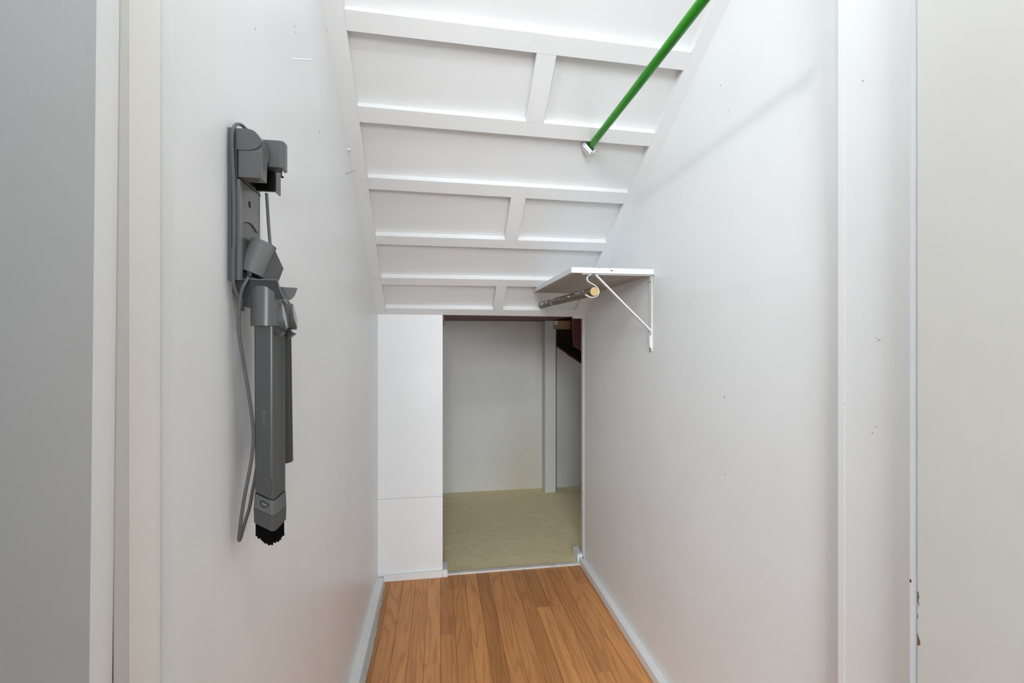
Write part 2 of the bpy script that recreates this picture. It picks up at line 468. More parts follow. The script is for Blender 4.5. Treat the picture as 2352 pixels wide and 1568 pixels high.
# rails: pixel ends of the upper and lower front edges
rails = [((789, 20.4), (1582.6, 120), (796.8, 70), (1567, 161)),
         ((821.8, 243.6), (1503.6, 306), (829, 280), (1491, 336)),
         ((845.4, 407.5), (1441, 443), (849.7, 434), (1432, 468)),
         ((862.5, 541), (1394, 558), (866.8, 560.6), (1384, 577)),
         ((875.8, 637.6), (1365, 645.5), (879.6, 653.5), (1358, 660.5)),
         ((885, 707.8), (1330, 713.5), (886, 721), (1330, 727.5))]
R = []
def at_edge(pa, pb, fn):         # clip a rail edge to a stile edge given as x(y)
    p = pa.copy()
    for _ in range(8):
        p = line_x(pa, pb, fn(p.y)); 
    return p
xin = lambda y: lerp(top_in, bot_in, (y - yt) / (yb_ - yt)).x + 0.0004
xrn = lambda y: right_in(y).x - 0.0004
for a, b, c, d in rails:
    A, B, Cc, Dd = atC(*a), atC(*b), atC(*c), atC(*d)
    A2, B2, C2, D2 = at_edge(A, B, xin), at_edge(A, B, xrn), at_edge(Cc, Dd, xin), at_edge(Cc, Dd, xrn)
    R.append((A2, B2, C2, D2))
    battq([A2, B2, D2, C2])
# short uprights between rails
muls = [(0, (1233, 123), (1209, 276), (1278, 128), (1248, 282)),
        (2, (1173.7, 456), (1159.7, 550.4), (1207, 459), (1188.5, 550.4)),
        (4, (1140.6, 656), (1132.4, 710), (1164, 656.3), (1155, 710.3))]
MX = {}
for i, a, b, c, d in muls:
    q = [atC(*a), atC(*c), atC(*d), atC(*b)]
    up, lo = R[i], R[i + 1]
    q[0] = line_x(up[2], up[3], q[0].x); q[1] = line_x(up[2], up[3], q[1].x)
    q[2] = line_x(lo[0], lo[1], q[2].x); q[3] = line_x(lo[0], lo[1], q[3].x)
    e = 0.0004 * Vector((0, 1, -CEILS)).normalized()
    q[0] = q[0] + e; q[1] = q[1] + e; q[2] = q[2] - e; q[3] = q[3] - e
    battq(q)
    MX[i] = sum(p.x for p in q) / 4
# recessed boards of the soffit
ends = [yt] + [(r[0].y + r[2].y + r[1].y + r[3].y) / 4 for r in R[:-1]] + [yb_]
for i in range(len(ends) - 1):
    y0, y1 = ends[i] + 0.0008, ends[i + 1] - 0.0008
    xs = [XL + 0.004] + ([MX[i - 1]] if (i - 1) in MX else []) + [0.735 if i < 2 else 0.716]
    for xa, xb in zip(xs[:-1], xs[1:]):
        prism('panel', [onC(cp(xa + 0.0005, y0), D), onC(cp(xb - 0.0005, y0), D), onC(cp(xb - 0.0005, y1), D), onC(cp(xa + 0.0005, y1), D)], NC * 0.0055, M['ceil'], ceil)

# ---- front wall around the doorway, jambs, stops, casing
wf = structure(box('wall_front', -1.5, -0.312, 0.500, 0.645, 0, 2.5, M['wall']), 'front wall around the closet doorway', 'wall')
box('right_section', 0.7185, 1.5, 0.552, 0.704, 0, 2.5, M['wall'], wf)
box('header', -0.312, 0.7185, 0.505, 0.645, 2.17, 2.5, M['wall'], wf)
jl = structure(box('trim_2', -0.3118, -0.298, 0.496, 0.6449, 0, 2.17, M['cream'], None, 0.0015), 'cream painted left door jamb with white stop', 'door jamb')
prism('door_stop', [(-0.2978, 0.547, 0), (-0.285, 0.547, 0), (-0.285, 0.5858, 0), (-0.2978, 0.5858, 0)], (0, 0, 2.16), M['trim'], jl, 0.001)
box('jamb_liner', -0.2978, -0.2862, 0.5862, 0.634, 0, 2.16, M['trim'], jl, 0.001)
box('jamb_edge', -0.2978, -0.2866, 0.6344, 0.6446, 0, 2.16, M['trim'], jl, 0.001)
cas = [atY(222, 0, 0.466), atY(205, 1568, 0.466)]
slope = (cas[0].x - cas[1].x) / (cas[0].z - cas[1].z)
def casx(z): return cas[1].x + slope * (z - cas[1].z)
bm = bmesh.new()
v = [(casx(0), 0.466, 0), (casx(2.22), 0.466, 2.22), (casx(2.22) - 0.105, 0.466, 2.22), (casx(0) - 0.105, 0.466, 0)]
add_prism(bm, v, (0, 0.0295, 0))
structure(obj('trim_3', bm, M['trim'], None, False, 0.002, 2), 'wide white casing board left of the doorway', 'door casing')
jr = structure(box('trim_4', 0.7032, 0.7182, 0.5518, 0.7040, 0, 2.17, M['trim'], None, 0.0015), 'white right door jamb with scuffed stop', 'door jamb')
box('door_stop', 0.690, 0.7030, 0.580, 0.6180, 0, 2.16, M['trim'], jr, 0.0012)
box('jamb_liner', 0.6907, 0.7030, 0.6184, 0.6910, 0, 2.16, M['trim'], jr, 0.001)
box('jamb_edge', 0.6900, 0.7030, 0.6914, 0.7038, 0, 2.16, M['trim'], jr, 0.001)
structure(box('trim_5', 0.7145, 0.82, 0.5195, 0.5512, 0, 2.22, M['trim'], None, 0.002), 'casing board behind the open door on the right', 'door casing')
structure(box('trim_6', -0.405, 0.76, 0.466, 0.4985, 2.222, 2.32, M['trim'], None, 0.002), 'casing board over the doorway', 'door casing')
# ---- open door leaf on the right
d1 = structure(box('door_1', 0.657, 0.692, -0.23, 0.5415, 0.01, 2.14, M['door'], None, 0.0015), 'open cream door leaf at the right with chipped edge', 'door')
def chip(pts):
    q = [atX(u, vv, 0.657) for u, vv in pts]
    prism('paint_chip', [(0.6571, p.y, p.z) for p in q], (-0.0004, 0, 0), M['chip'], d1)
chip([(2107.5, 1357), (2110, 1360), (2111.5, 1373), (2109.5, 1376), (2112, 1393), (2107.5, 1380)])
chip([(2107.5, 1408), (2109, 1414), (2108.5, 1420), (2107.5, 1419)])
chip([(2107.5, 1452), (2111, 1465), (2114, 1474), (2113, 1482), (2107.5, 1481)])

# ---- unseen wall block added to shade the left casing
structure(box('wall_light_block', -1.5, -0.205, -0.75, 0.235, 0, 2.549, M['wall']), 'added unseen block left of the camera shading the casing', 'wall')

# ---- storage space beyond the low opening
ff = structure(box('floor_far', -0.7, 1.55, 2.212, 3.42, -0.05, -0.0008, M['seam']), 'yellowed cream vinyl tile floor beyond the low opening', 'floor')
tx = [0.1715 + 0.1498 * i for i in range(-6, 10)]
ty = [2.213, 2.515, 2.82, 3.1205]
for a, b in zip(tx[:-1], tx[1:]):
    for c, d in zip(ty[:-1], ty[1:]):
        box('tile', a + 0.0011, b - 0.0011, c + 0.0003, d - 0.0003, -0.0007, random.uniform(-0.0002, 0.0002), M['vinyl'], ff)
sx = [-0.68, 0.04 - 0.2, 0.635, 1.25, 1.5]
for a, b in zip(sx[:-1], sx[1:]):
    box('tile', a + 0.0012, b - 0.0012, 3.1228, 3.384, -0.0007, 0.0006, M['vinyl'], ff)
box('dark_seam', -0.69, 1.52, 3.1209, 3.1224, -0.0007, -0.0002, M['raw_dark'], ff)
structure(box('wall_far', -0.7, 0.79, 3.385, 3.43, -0.01, 1.30, M['far_wall']), 'stained off-white wall at the far end of the storage space', 'wall')
wfr = structure(prism('wall_far_right', [(0.7905, 3.39, -0.01), (1.55, 3.39, -0.01), (1.55, 3.39, 0.60), (1.06, 3.39, 0.945), (1.0, 3.39, 0.985), (0.97, 3.39, 1.0), (0.95, 3.39, 1.02), (0.88, 3.39, 1.068), (0.80, 3.39, 1.13), (0.7905, 3.39, 1.14)], (0, 0.04, 0), M['far_wall2']), 'grey wall with a slanting top right of the white post', 'wall')
structure(box('wall_far_left', -0.75, -0.7, 2.21, 3.43, -0.01, 1.30, M['far_wall2']), 'left wall of the storage space', 'wall')
structure(box('ceiling_far', -0.75, 0.80, 2.235, 3.43, 1.262, 1.29, M['red']), 'dark red board ceiling of the storage space', 'ceiling')
structure(box('wall_far_side', 1.55, 1.60, 2.24, 3.8, -0.01, 1.8, M['void']), 'dark side of the stair void', 'wall')
# near-black back and top, painted as the dark of the stair void
structure(box('wall_void', 0.7905, 1.55, 3.78, 3.80, 0.0, 1.8, M['void']), 'dark back of the stair void behind the post', 'wall')
structure(box('ceiling_void', 0.8005, 1.55, 2.25, 3.78, 1.45, 1.47, M['void']), 'dark top of the stair void behind the post', 'ceiling')
# post
post = structure(box('trim_7', 0.7615, 0.8420, 3.28, 3.3845, 0.0, 1.2005, M['far_wall2'], None, 0.002), 'pale painted timber post standing in the storage space', 'post')
box('post_head', 0.7615, 0.8255, 3.2805, 3.3845, 1.2008, 1.2616, M['far_wall2'], post, 0.001)
box('raw_side', 0.8423, 0.8500, 3.285, 3.384, 0.0, 1.2005, M['raw_dark'], post)
beam = tag(box('beam_end', 0.826, 0.966, 3.27, 3.325, 1.2015, 1.2618, M['raw'], None, 0.002), 'raw tan timber beam end on top of the pale post', 'beam')
box('pale_splice', 0.826, 0.852, 3.262, 3.2695, 1.232, 1.262, M['far_wall2'], beam, 0.001)
box('red_edge_board', 0.945, 0.966, 3.264, 3.2695, 1.2015, 1.262, M['red_edge'], beam)
# slanting dark red soffit of the lower stair
bm = bmesh.new()
sp = [Vector((0.852, 3.20, 1.092)), Vector((1.54, 3.20, 0.632)), Vector((1.54, 3.3895, 0.612)), Vector((0.852, 3.3895, 1.072))]
add_prism(bm, [Vector((0.852, 3.432, 1.088)), Vector((1.54, 3.432, 0.628)), Vector((1.54, 3.77, 0.628)), Vector((0.852, 3.77, 1.088))], (0, 0, 0.02))
tag(obj('stair_soffit', bm, M['red']), 'dark red slanting stair board right of the pale post', 'stair board')
pts = [atY(1314.5, 726, 3.15), atY(1318, 794, 3.15), atY(1334, 804, 3.15), atY(1350, 814, 3.15), atY(1350, 726, 3.15)]
pts[0].z = pts[-1].z = 1.4499
sb = prism('stair_stringer', pts, (0, 0.03, 0), M['red'])
tag(sb, 'dark red stair stringer board at the right of the opening', 'stair board')
e = [atY(1314.5, 728, 3.148), atY(1318, 794, 3.148), atY(1334, 804, 3.148)]
e2 = [atY(1316.8, 728, 3.148), atY(1320, 792.6, 3.148), atY(1334, 801.5, 3.148)]
prism('painted_lit_edge', [e[0], e[1], e[2], e2[2], e2[1], e2[0]], (0, 0.0018, 0), M['red_edge'], sb)  # lighter red strip paints the light along the stringer's edge

# ---- marks on the walls: nail holes and dents
def mark_x(u, vv, X, w, h, mat, parent, name='nail_hole', rot=0.0, sgn=1):
    c = atX(u, vv, X); pts = []
    for i in range(8):
        a = 2 * math.pi * i / 8; y = math.cos(a) * w * random.uniform(0.7, 1.1); z = math.sin(a) * h * random.uniform(0.7, 1.1)
        pts.append((X, c.y + y * math.cos(rot) - z * math.sin(rot), c.z + y * math.sin(rot) + z * math.cos(rot)))
    prism(name, pts, (sgn * 0.0004, 0, 0), mat, parent)
for u, vv, w, h, mt in ((676, 60, .0012, .005, 'dent'), (678, 76, .001, .004, 'dent'), (586, 66, .0012, .0022, 'dent'), (733, 303, .0015, .0028, 'hole'),
                        (750, 68, .002, .006, 'dent'), (612, 720, .001, .001, 'dent')):
    mark_x(u, vv, XL, w, h, M[mt], wl)
for u, vv, w, h in ((618, 300, .003, .004), (797, 262, .003, .003), (767, 352, .002, .003), (760, 275, .002, .002), (676, 660, .001, .002), (715, 718, .001, .002)):
    mark_x(u, vv, XL, w, h, M['wall'], wl, 'paint_blob')
for u, vv, w, h in ((1655, 196, .0022, .0026), (1677, 187, .0016, .0014), (1674, 254, .0016, .0014), (1658, 262, .0014, .0016)):
    c = atX(u, vv, 0.73); X = XR(c.z)
    mark_x(u, vv, X, w, h, M['dent'], wr, rot=0.5, sgn=-1)
mark_x(1664, 911, 0.712, .0018, .002, M['hole'], wr, sgn=-1)
mark_x(1665, 1089, 0.712, .0014, .0014, M['hole'], wr, sgn=-1)
mark_x(1659, 930, 0.712, .003, .002, M['wall'], wr, 'paint_blob', sgn=-1)
mark_x(1503, 519, XR(1.5), .0012, .002, M['dent'], wr, sgn=-1)
for u, vv, w, h, r in ((2019, 781, .0035, .0009, -0.5), (2014, 776, .0012, .001, 0), (1982, 186, .0018, .0016, .5), (2004, 994, .0014, .0012, 0), (2012, 980, .001, .0014, 0), (1941, 927, .0008, .0008, 0)):
    mark_x(u, vv, 0.6907, w, h, M['dent'], jr, 'dent', r, sgn=-1)
mark_x(2091.5, 1334, 0.690, .0015, .003, M['hole'], jr, 'dent', sgn=-1)
for u, vv in ((430, 630), (424, 627)):
    mark_x(u, vv, -0.285, .0016, .0016, M['trim'], jl, 'paint_blob')

# ================================================================== THINGS
# ---- globe bulb pendant in the hall just outside the doorway (lights the closet)
HALL_Z = 2.55
structure(box('ceiling_hall', -1.5, 1.5, -0.9, 0.4995, HALL_Z, HALL_Z + 0.04, M['wall']), 'white hall ceiling over the doorway', 'ceiling')
lamp = tag(empty('pendant_lamp', (BULB_POS.x, BULB_POS.y, HALL_Z)), 'globe bulb pendant hanging in the hall outside the doorway', 'lamp')
def lathe(name, prof, c, mat, parent, seg=24):
    bm = bmesh.new(); rings = []
    for r, z in prof:
        rings.append([bm.verts.new((c.x + r * math.cos(2 * math.pi * s / seg), c.y + r * math.sin(2 * math.pi * s / seg), c.z + z)) for s in range(seg)])
    for i in range(len(rings) - 1):
        for s in range(seg): bm.faces.new((rings[i][s], rings[i][(s + 1) % seg], rings[i + 1][(s + 1) % seg], rings[i + 1][s]))
    bm.faces.new(rings[0]); bm.faces.new(rings[-1][::-1])
    o = obj(name, bm, mat, None, True)
    return adopt(o, parent) if parent is not None else o
def pendant(root, P, mat):
    lathe('bulb', [(0.003, -0.040), (0.020, -0.035), (0.034, -0.021), (0.040, 0.0), (0.035, 0.019), (0.022, 0.036), (0.014, 0.047), (0.013, 0.056)], P, mat, root)
    lathe('socket', [(0.014, 0.0565), (0.021, 0.058), (0.022, 0.09), (0.012, 0.104), (0.004, 0.106)], P, M['ceramic'], root)
    zt = HALL_Z - 0.004
    adopt(tube('cord', [P + Vector((0, 0, 0.1062)), Vector((P.x, P.y, zt - 0.02))], 0.003, M['ceramic']), root)
    lathe('ceiling_rose', [(0.01, zt - 0.02 - P.z), (0.04, zt - P.z), (0.042, zt + 0.003 - P.z)], P, M['ceramic'], root)
pendant(lamp, BULB_POS, M['bulb'])
fill_lamp = tag(empty('pendant_lamp', (FILL_BULB_POS.x, FILL_BULB_POS.y, HALL_Z)), 'added unseen fill bulb, a higher pendant by the open door', 'lamp')
pendant(fill_lamp, FILL_BULB_POS, M['fill_bulb'])  # lamp added out of view to lighten the left wall and jamb

# ---- green hanging rod and its socket block
RX, RZ = 0.4967, 1.7615
rod = tag(tube('hanging_rod', [(RX, 0.7046, RZ), (RX, 0.8, RZ + 0.0005), (RX, 1.1, RZ - 0.001), (RX, 1.474, RZ + 0.001)], 0.0109, M['green'], None, 20), 'green painted round hanging rod running up from the soffit', 'rod')
hz = zC(0.722) + D * math.hypot(1, CEILS) - 0.001
hang = [(RX, 0.722, hz), (RX, 0.722, RZ + 0.05), (RX, 0.722, RZ + 0.022)] + [(RX + 0.0125 * math.sin(a_), 0.722, RZ + 0.0125 * math.cos(a_)) for a_ in [i * math.pi / 8 for i in range(1, 15)]]
tag(tube('rod_hanger', hang, 0.0013, M['metal_white'], None, 8), 'thin white wire hanger holding the near end of the green rod', 'rod hanger')
sock = empty('rod_socket', atY(1350, 340, 1.452))
tag(sock, 'small white wooden block holding the end of the green rod', 'rod socket')
def zq(x, y): return (1310 + x / 19.6, 290 + y / 19.6)
q = [atY(*zq(*p), 1.452) for p in ((640, 700), (990, 1110), (925, 1165), (575, 760))]
adopt(prism('upper_layer', q, (0, 0.035, 0), M['trim'], None, 0.0006, 1), sock)
q = [atY(*zq(*p), 1.456) for p in ((560, 790), (925, 1200), (935, 1275), (575, 880))]
adopt(prism('lower_layer', q, (0, 0.014, 0), M['trim'], None, 0.0004, 1), sock)
q = [atY(*zq(*p), 1.478) for p in ((660, 690), (930, 690), (1120, 960), (1010, 1090))]
adopt(prism('raw_wood_back', q, (0, 0.022, 0), M['raw_dark']), sock)
q = [atY(*zq(*p), 1.462) for p in ((1000, 1120), (1120, 1010), (1160, 1060), (1010, 1230))]
adopt(prism('side_chip', q, (0, 0.03, 0), M['trim'], None, 0.0004, 1), sock)

# ---- wall shelf
SX0, SY0, SZ0, SZ1 = 0.4265, 1.455, 1.3365, 1.3545
def shelf_far(z): return (CEIL0 + D * math.hypot(1, CEILS) - z) / CEILS - 0.003
bm = bmesh.new()
xw = XR(1.345) - 0.0012
add_prism(bm, [(SX0, SY0, SZ0), (SX0, SY0, SZ1), (SX0, shelf_far(SZ1) - 0.0005, SZ1), (SX0, shelf_far(SZ0) - 0.0005, SZ0)], (xw - SX0, 0, 0))
bmesh.ops.recalc_face_normals(bm, faces=bm.faces)
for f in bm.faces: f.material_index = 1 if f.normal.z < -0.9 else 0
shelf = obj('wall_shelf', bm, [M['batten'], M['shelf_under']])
tag(shelf, 'white edged wooden shelf board on the right wall', 'shelf')
for u, vv, w, h in ((1405, 621.5, 0.0035, 0.0016), (1376, 615, 0.0011, 0.0011)):
    c = atY(u, vv, SY0)
    prism('nail_hole', [(c.x - w, SY0, c.z - h), (c.x + w * 0.7, SY0, c.z - h), (c.x + w, SY0, c.z + h), (c.x - w * 0.6, SY0, c.z + h)], (0, -0.0004, 0), M['black'], shelf)

# ---- shelf and rod bracket
BY0, BY1 = 1.462, 1.476
def zb(x, y): return atY(1180 + x / 5.226, 560 + y / 5.226, 1.466)
brk = empty('shelf_bracket', (XR(1.1), 1.469, 1.07))
tag(brk, 'white steel shelf bracket with curved rod hook on the right wall', 'bracket')
armz = SZ0 - 0.0018
xa = zb(820, 360).x; xwall = XR(1.3) - 0.0022
bm = bmesh.new(); add_strip(bm, [(xa, 0, armz), (xwall, 0, armz)], 0.0026, BY0, BY1)
adopt(obj('arm', bm, M['metal_white'], None), brk)
zlow = atY(1503, 806, 1.469).z
bm = bmesh.new(); add_strip(bm, [(XR(1.2) - 0.0016, 0, armz - 0.0015), (XR(1.2) - 0.0016, 0, zlow)], 0.0028, BY0 - 0.002, BY1 + 0.002)
adopt(obj('wall_leg', bm, M['metal_white'], None), brk)
p0, p1 = zb(985, 372), zb(1668, 1068)
bpath = catmull([p0 + Vector((-0.012, 0, 0.004)), p0, lerp(p0, p1, 0.5), p1, Vector((XR(1.1) - 0.005, 0, p1.z - 0.012)), Vector((XR(1.1) - 0.0046, 0, zlow + 0.012))], 6)
bm = bmesh.new(); add_strip(bm, bpath, 0.0045, BY0 + 0.001, BY1 - 0.001)
adopt(obj('brace', bm, M['metal_white'], None), brk)
hook = [zb(*p) for p in ((985, 366), (935, 366), (893, 385), (880, 418), (900, 455), (955, 490), (997, 520), (1019, 565), (1010, 608), (975, 637), (930, 641), (892, 627), (862, 607))]
bm = bmesh.new(); add_strip(bm, catmull(hook, 5), 0.0024, BY0, BY1)
adopt(obj('rod_hook', bm, M['metal_white'], None, True), brk)
def screw(x, y, z, parent, d=(-1, 0, 0), r=0.0035, name='screw', mat='steel'):
    d = Vector(d); c = Vector((x, y, z))
    o = tube(name, [c, c + d * 0.001, c + d * 0.0022], [r, r * 0.9, r * 0.35], M[mat], None, 10)
    return adopt(o, parent)
screw(XR(1.2) - 0.003, BY0 + 0.006, atY(1501, 647, 1.469).z, brk)
screw(XR(1.1) - 0.003, BY0 + 0.006, zlow + 0.008, brk)
screw(XR(1.1) - 0.003, BY0 + 0.006, zlow + 0.001, brk, r=0.0045)
screw(zb(1553, 385).x, BY0 + 0.006, armz - 0.0014, brk, (0, 0, -1))
screw(zb(868, 372).x, BY0 + 0.006, armz - 0.0014, brk, (0, 0, -1))

# ---- brown closet pole lying in the hook
pa = zb(955, 575); pa.y = 1.454
zb_far = 1.288
pb = atY(1243, 701, 2.135)
pb = pa + (pb - pa) * 0.985
pole = empty('closet_pole', pa)
tag(pole, 'brown varnished closet pole spattered with white paint under the shelf', 'pole')
PR = 0.0148
dirp = (pb - pa).normalized()
adopt(tube('pole_shaft', [pa, lerp(pa, pb, 0.33), lerp(pa, pb, 0.66), pb], PR, M['brown'], None, 28), pole)
adopt(tube('sawn_end', [pa - dirp * 0.0004, pa - dirp * 0.0001], PR * 0.985, M['endgrain'], None, 28), pole)
# white paint ring and drips follow the round of the pole
sd = dirp.cross(Vector((0, 0, 1))).normalized(); upv = sd.cross(dirp).normalized()
def on_pole(s, ang): return pa + dirp * s + (-sd * math.cos(ang) + upv * math.sin(ang)) * (PR + 0.0001)
Lp = (pb - pa).length
ring = [on_pole(Lp * 0.70 + 0.004 * math.sin(i * 0.7), 2 * math.pi * i / 24) for i in range(25)]
adopt(tube('paint_ring', ring, 0.0012, M['metal_white'], None, 6), pole)
random.seed(11)
for s, a0, a1, w in ((0.06, 0.35, 0.75, .0016), (0.075, 0.55, 0.9, .0014), (0.105, 0.35, 0.5, .0024), (0.125, 0.3, 0.6, .002), (0.15, 0.45, 0.7, .0014), (0.215, -0.15, 0.5, .0018), (0.225, 0.0, 0.25, .0022),
                     (0.335, 0.2, 0.3, .0016), (0.40, 0.35, 0.45, .002), (0.42, 0.4, 0.5, .0016), (0.52, 0.05, 0.7, .002), (0.55, 0.0, 0.6, .0026), (0.585, 0.1, 0.7, .002), (0.605, -0.2, 0.5, .003), (0.625, -0.3, 0.6, .003)):
    s = min(s, Lp - 0.02)
    path = [on_pole(s + (i / 4) * random.uniform(0.0, 0.02) * (1 if w > 0.002 else 2.0), a0 + (a1 - a0) * i / 4) for i in range(5)]
    adopt(tube('paint_drip', path, [w * 0.4, w * 0.9, w, w * 0.8, w * 0.3], M['metal_white'], None, 6), pole)

# ---- nails driven into the left wall
def nail(name, a, b, r, mat, label, hr):
    root = empty(name, a); tag(root, label, 'nail', 'nails in the left wall')
    d = (b - a).normalized()
    adopt(tube('shank', [a, b], r, M[mat], None, 10), root)
    adopt(tube('head', [b, b + d * 0.0012], hr, M[mat], None, 12), root)
a = atX(670, 135.5, XL); b = atY(717, 137, a.y)
nail('nail', a, b, 0.0013, 'metal_white', 'long white painted nail sticking out above the vacuum dock', 0.0021)
a = atX(793, 400, XL); b = atY(817, 391.5, a.y + 0.002)
nail('nail', a, b, 0.0012, 'steel', 'thin grey nail sticking out beside the soffit stile', 0.0017)
a = atX(797, 343, XL); b = atY(805, 343, a.y)
nail('nail', a, b, 0.0022, 'metal_white', 'short white painted nail stub close to the soffit stile', 0.003)

# ---------------------------------------------------------------- vacuum charging dock on the left wall
Y0, Y1 = 0.677, 0.760
def z1(x, y): return (480 + x / 5.225, 260 + y / 5.225)
def z2(x, y): return (480 + x / 5.225, 520 + y / 5.225)
def z3(x, y): return (480 + x / 3.268, 800 + y / 3.268)
def z6(x, y): return (600 + x / 11.2, 640 + y / 11.2)
XP = -0.2755
ztop = atY(524, 292, Y0).z; zbot = atY(521, 642, Y0).z
dock = empty('vacuum_dock', (XL, Y0, zbot)); tag(dock, 'dark grey wall mounted vacuum charging dock on the left wall', 'charging dock')
adopt(box('backplate', XL + 0.0003, XP, Y0, Y1, zbot, ztop, M['plastic'], None, 0.0015, 2), dock)
# raised rails along both long edges
adopt(box('edge_rail', XP + 0.0001, XP + 0.004, Y0 + 0.001, Y0 + 0.009, zbot, atY(545, 410, Y0).z, M['plastic_lite'], None, 0.0008, 2), dock)
adopt(box('cord_channel', XL + 0.006, XP - 0.001, Y0 - 0.0025, Y0 - 0.0002, zbot + 0.004, ztop - 0.006, M['plastic_dark'], None, 0.0006, 1), dock)
# front cover with the scooped lower edge
cv = [z1(382, 800), z1(382, 1318), z1(400, 1320), z1(440, 1306), z1(490, 1320), z1(530, 1360), z1(575, 1432), z1(582, 1430), z1(586, 800)]
cvp = [atX(u, vv, XP + 0.001) for u, vv in cv]
cvp = [Vector((XP + 0.0001, p.y, p.z)) for p in cvp]
adopt(prism('front_cover', cvp, (0.0013, 0, 0), M['plastic_lite'], None, 0.0003, 1), dock)  # lighter plastic paints the side light on the plate front
ln_ = [Vector((XP + 0.0014, p.y, p.z)) for p in [atX(*z1(*q), XP + 0.001) for q in ((380, 960), (380, 1150), (380, 1312), (390, 1328), (405, 1318), (440, 1306), (490, 1320), (530, 1360), (578, 1436))]]
adopt(tube('cover_seam', catmull(ln_, 4), 0.0004, M['black'], None, 6), dock)
for c in ((484, 1080), (488, 1112)):
    p = atX(*z1(*c), XP + 0.0014)
    adopt(box('slot', XP + 0.0012, XP + 0.0019, p.y - 0.0028, p.y + 0.0028, p.z - 0.0021, p.z + 0.0021, M['black']), dock)
# hood: rounded top
hp = [(300, 178), (430, 180), (490, 190), (545, 212), (590, 258), (618, 312), (622, 345), (606, 388), (565, 420), (500, 438), (430, 440), (300, 432)]
hpts = [atY(*z1(*p), Y0) for p in hp]
adopt(prism('hood', [Vector((max(p.x, XP + 0.0002), Y0, p.z)) for p in hpts], (0, 0.0245, 0), M['plastic'], None, 0.0016, 2, True), dock)
# cradle: near and far cheeks with a dark slot between them
def zA(x, y): return (430 + x / 5.227, 280 + y / 5.227)
zc_t = atY(*z1(340, 452), Y0).z; zc_b = atY(*z1(345, 762), Y0).z
xf = atY(*z1(622, 560), Y0).x
def yz(pts, X): return [atX(*zA(*p), X) for p in pts]
near = yz([(885, 300), (905, 225), (935, 222), (962, 250), (982, 300), (988, 380), (984, 450), (966, 500), (959, 560), (957, 640), (955, 726)], xf)
near = [Vector((xf, Y0 + 0.0004, zc_b))] + [Vector((xf, Y0 + 0.0004, zc_t))] + [Vector((xf, max(p.y, Y0 + 0.0006), min(p.z, ztop - 0.001))) for p in near[1:-1]] + [Vector((xf, near[-1].y, zc_b))]
near = [p for i, p in enumerate(near)]
adopt(prism('near_cheek', near, (XP + 0.0022 - xf, 0, 0), M['plastic'], None, 0.0008, 2), dock)
lip = [Vector((xf + 0.0004, Y0 + 0.0012, zc_b + 0.001)), Vector((xf + 0.0004, Y0 + 0.0012, zc_t - 0.001))]
adopt(tube('cheek_edge', lip, 0.0007, M['plastic_lite'], None, 6), dock)
yf0, yf1 = 0.7375, 0.757
zfb = zc_b + 0.0002
far = [Vector((xf, yf0, zfb)), Vector((xf, yf0 + 0.0004, zfb + 0.022)), Vector((xf, yf0 - 0.002, zfb + 0.034)), Vector((xf, yf0 - 0.009, zfb + 0.044)), Vector((xf, yf1, zfb + 0.044)), Vector((xf, yf1, zfb))]
adopt(prism('far_cheek', far, (-0.0022, 0, 0), M['plastic'], None, 0.0005, 1), dock)
adopt(box('far_cheek_wall', XP + 0.0022, xf - 0.0024, yf0, yf0 + 0.0018, zfb, zfb + 0.044, M['plastic'], None, 0.0003, 1), dock)
adopt(box('cheek_lining', XP + 0.0024, xf - 0.0012, yf0 - 0.0014, yf0 - 0.0002, zfb + 0.0008, zfb + 0.032, M['black']), dock)
adopt(box('slot_roof', XP + 0.0024, xf - 0.004, 0.6965, 0.7372, zfb + 0.026, zfb + 0.045, M['black']), dock)
adopt(box('slot_back', XP + 0.0016, XP + 0.0030, 0.6965, 0.7360, zfb + 0.004, zfb + 0.026, M['black']), dock)
adopt(tube('cradle_shadow_gap', [Vector((XP + 0.0016, Y0 + 0.004, zc_b - 0.0006)), Vector((XP + 0.0016, Y1 - 0.002, zc_b - 0.0006))], 0.0007, M['black'], None, 6), dock)  # black line draws the seam and the shadow under the cradle
# charging nose with metal pin
zn0, zn1 = atY(640, 384, 0.716).z, atY(630, 322, 0.716).z
yA, yBn = 0.716, 0.739
xn = atY(660, 350, 0.7335).x; rn = 0.0065
prof = [(XP + 0.003, yA), (xn - rn, yA)]
prof += [(xn - rn + rn * math.sin(t_ * math.pi / 12), yA + rn - rn * math.cos(t_ * math.pi / 12)) for t_ in range(1, 7)]
prof += [(xn - rn + rn * math.cos(t_ * math.pi / 12), yBn - rn + rn * math.sin(t_ * math.pi / 12)) for t_ in range(0, 7)]
prof += [(XP + 0.003, yBn)]
adopt(prism('charging_nose', [Vector((x, y, zn0)) for x, y in prof], (0, 0, zn1 - zn0), M['plastic'], None, 0.0008, 2, True), dock)
pp = atY(648.5, 388, 0.729)
pin = adopt(tube('charging_pin', [(pp.x, 0.729, zn0 - 0.0001), (pp.x, 0.729, zn0 - 0.009)], 0.0021, M['chrome'], None, 12), dock)
adopt(tube('pin_tip', [(pp.x, 0.729, zn0 - 0.0092), (pp.x, 0.729, zn0 - 0.0108)], [0.0022, 0.0018], M['black'], None, 12), dock)
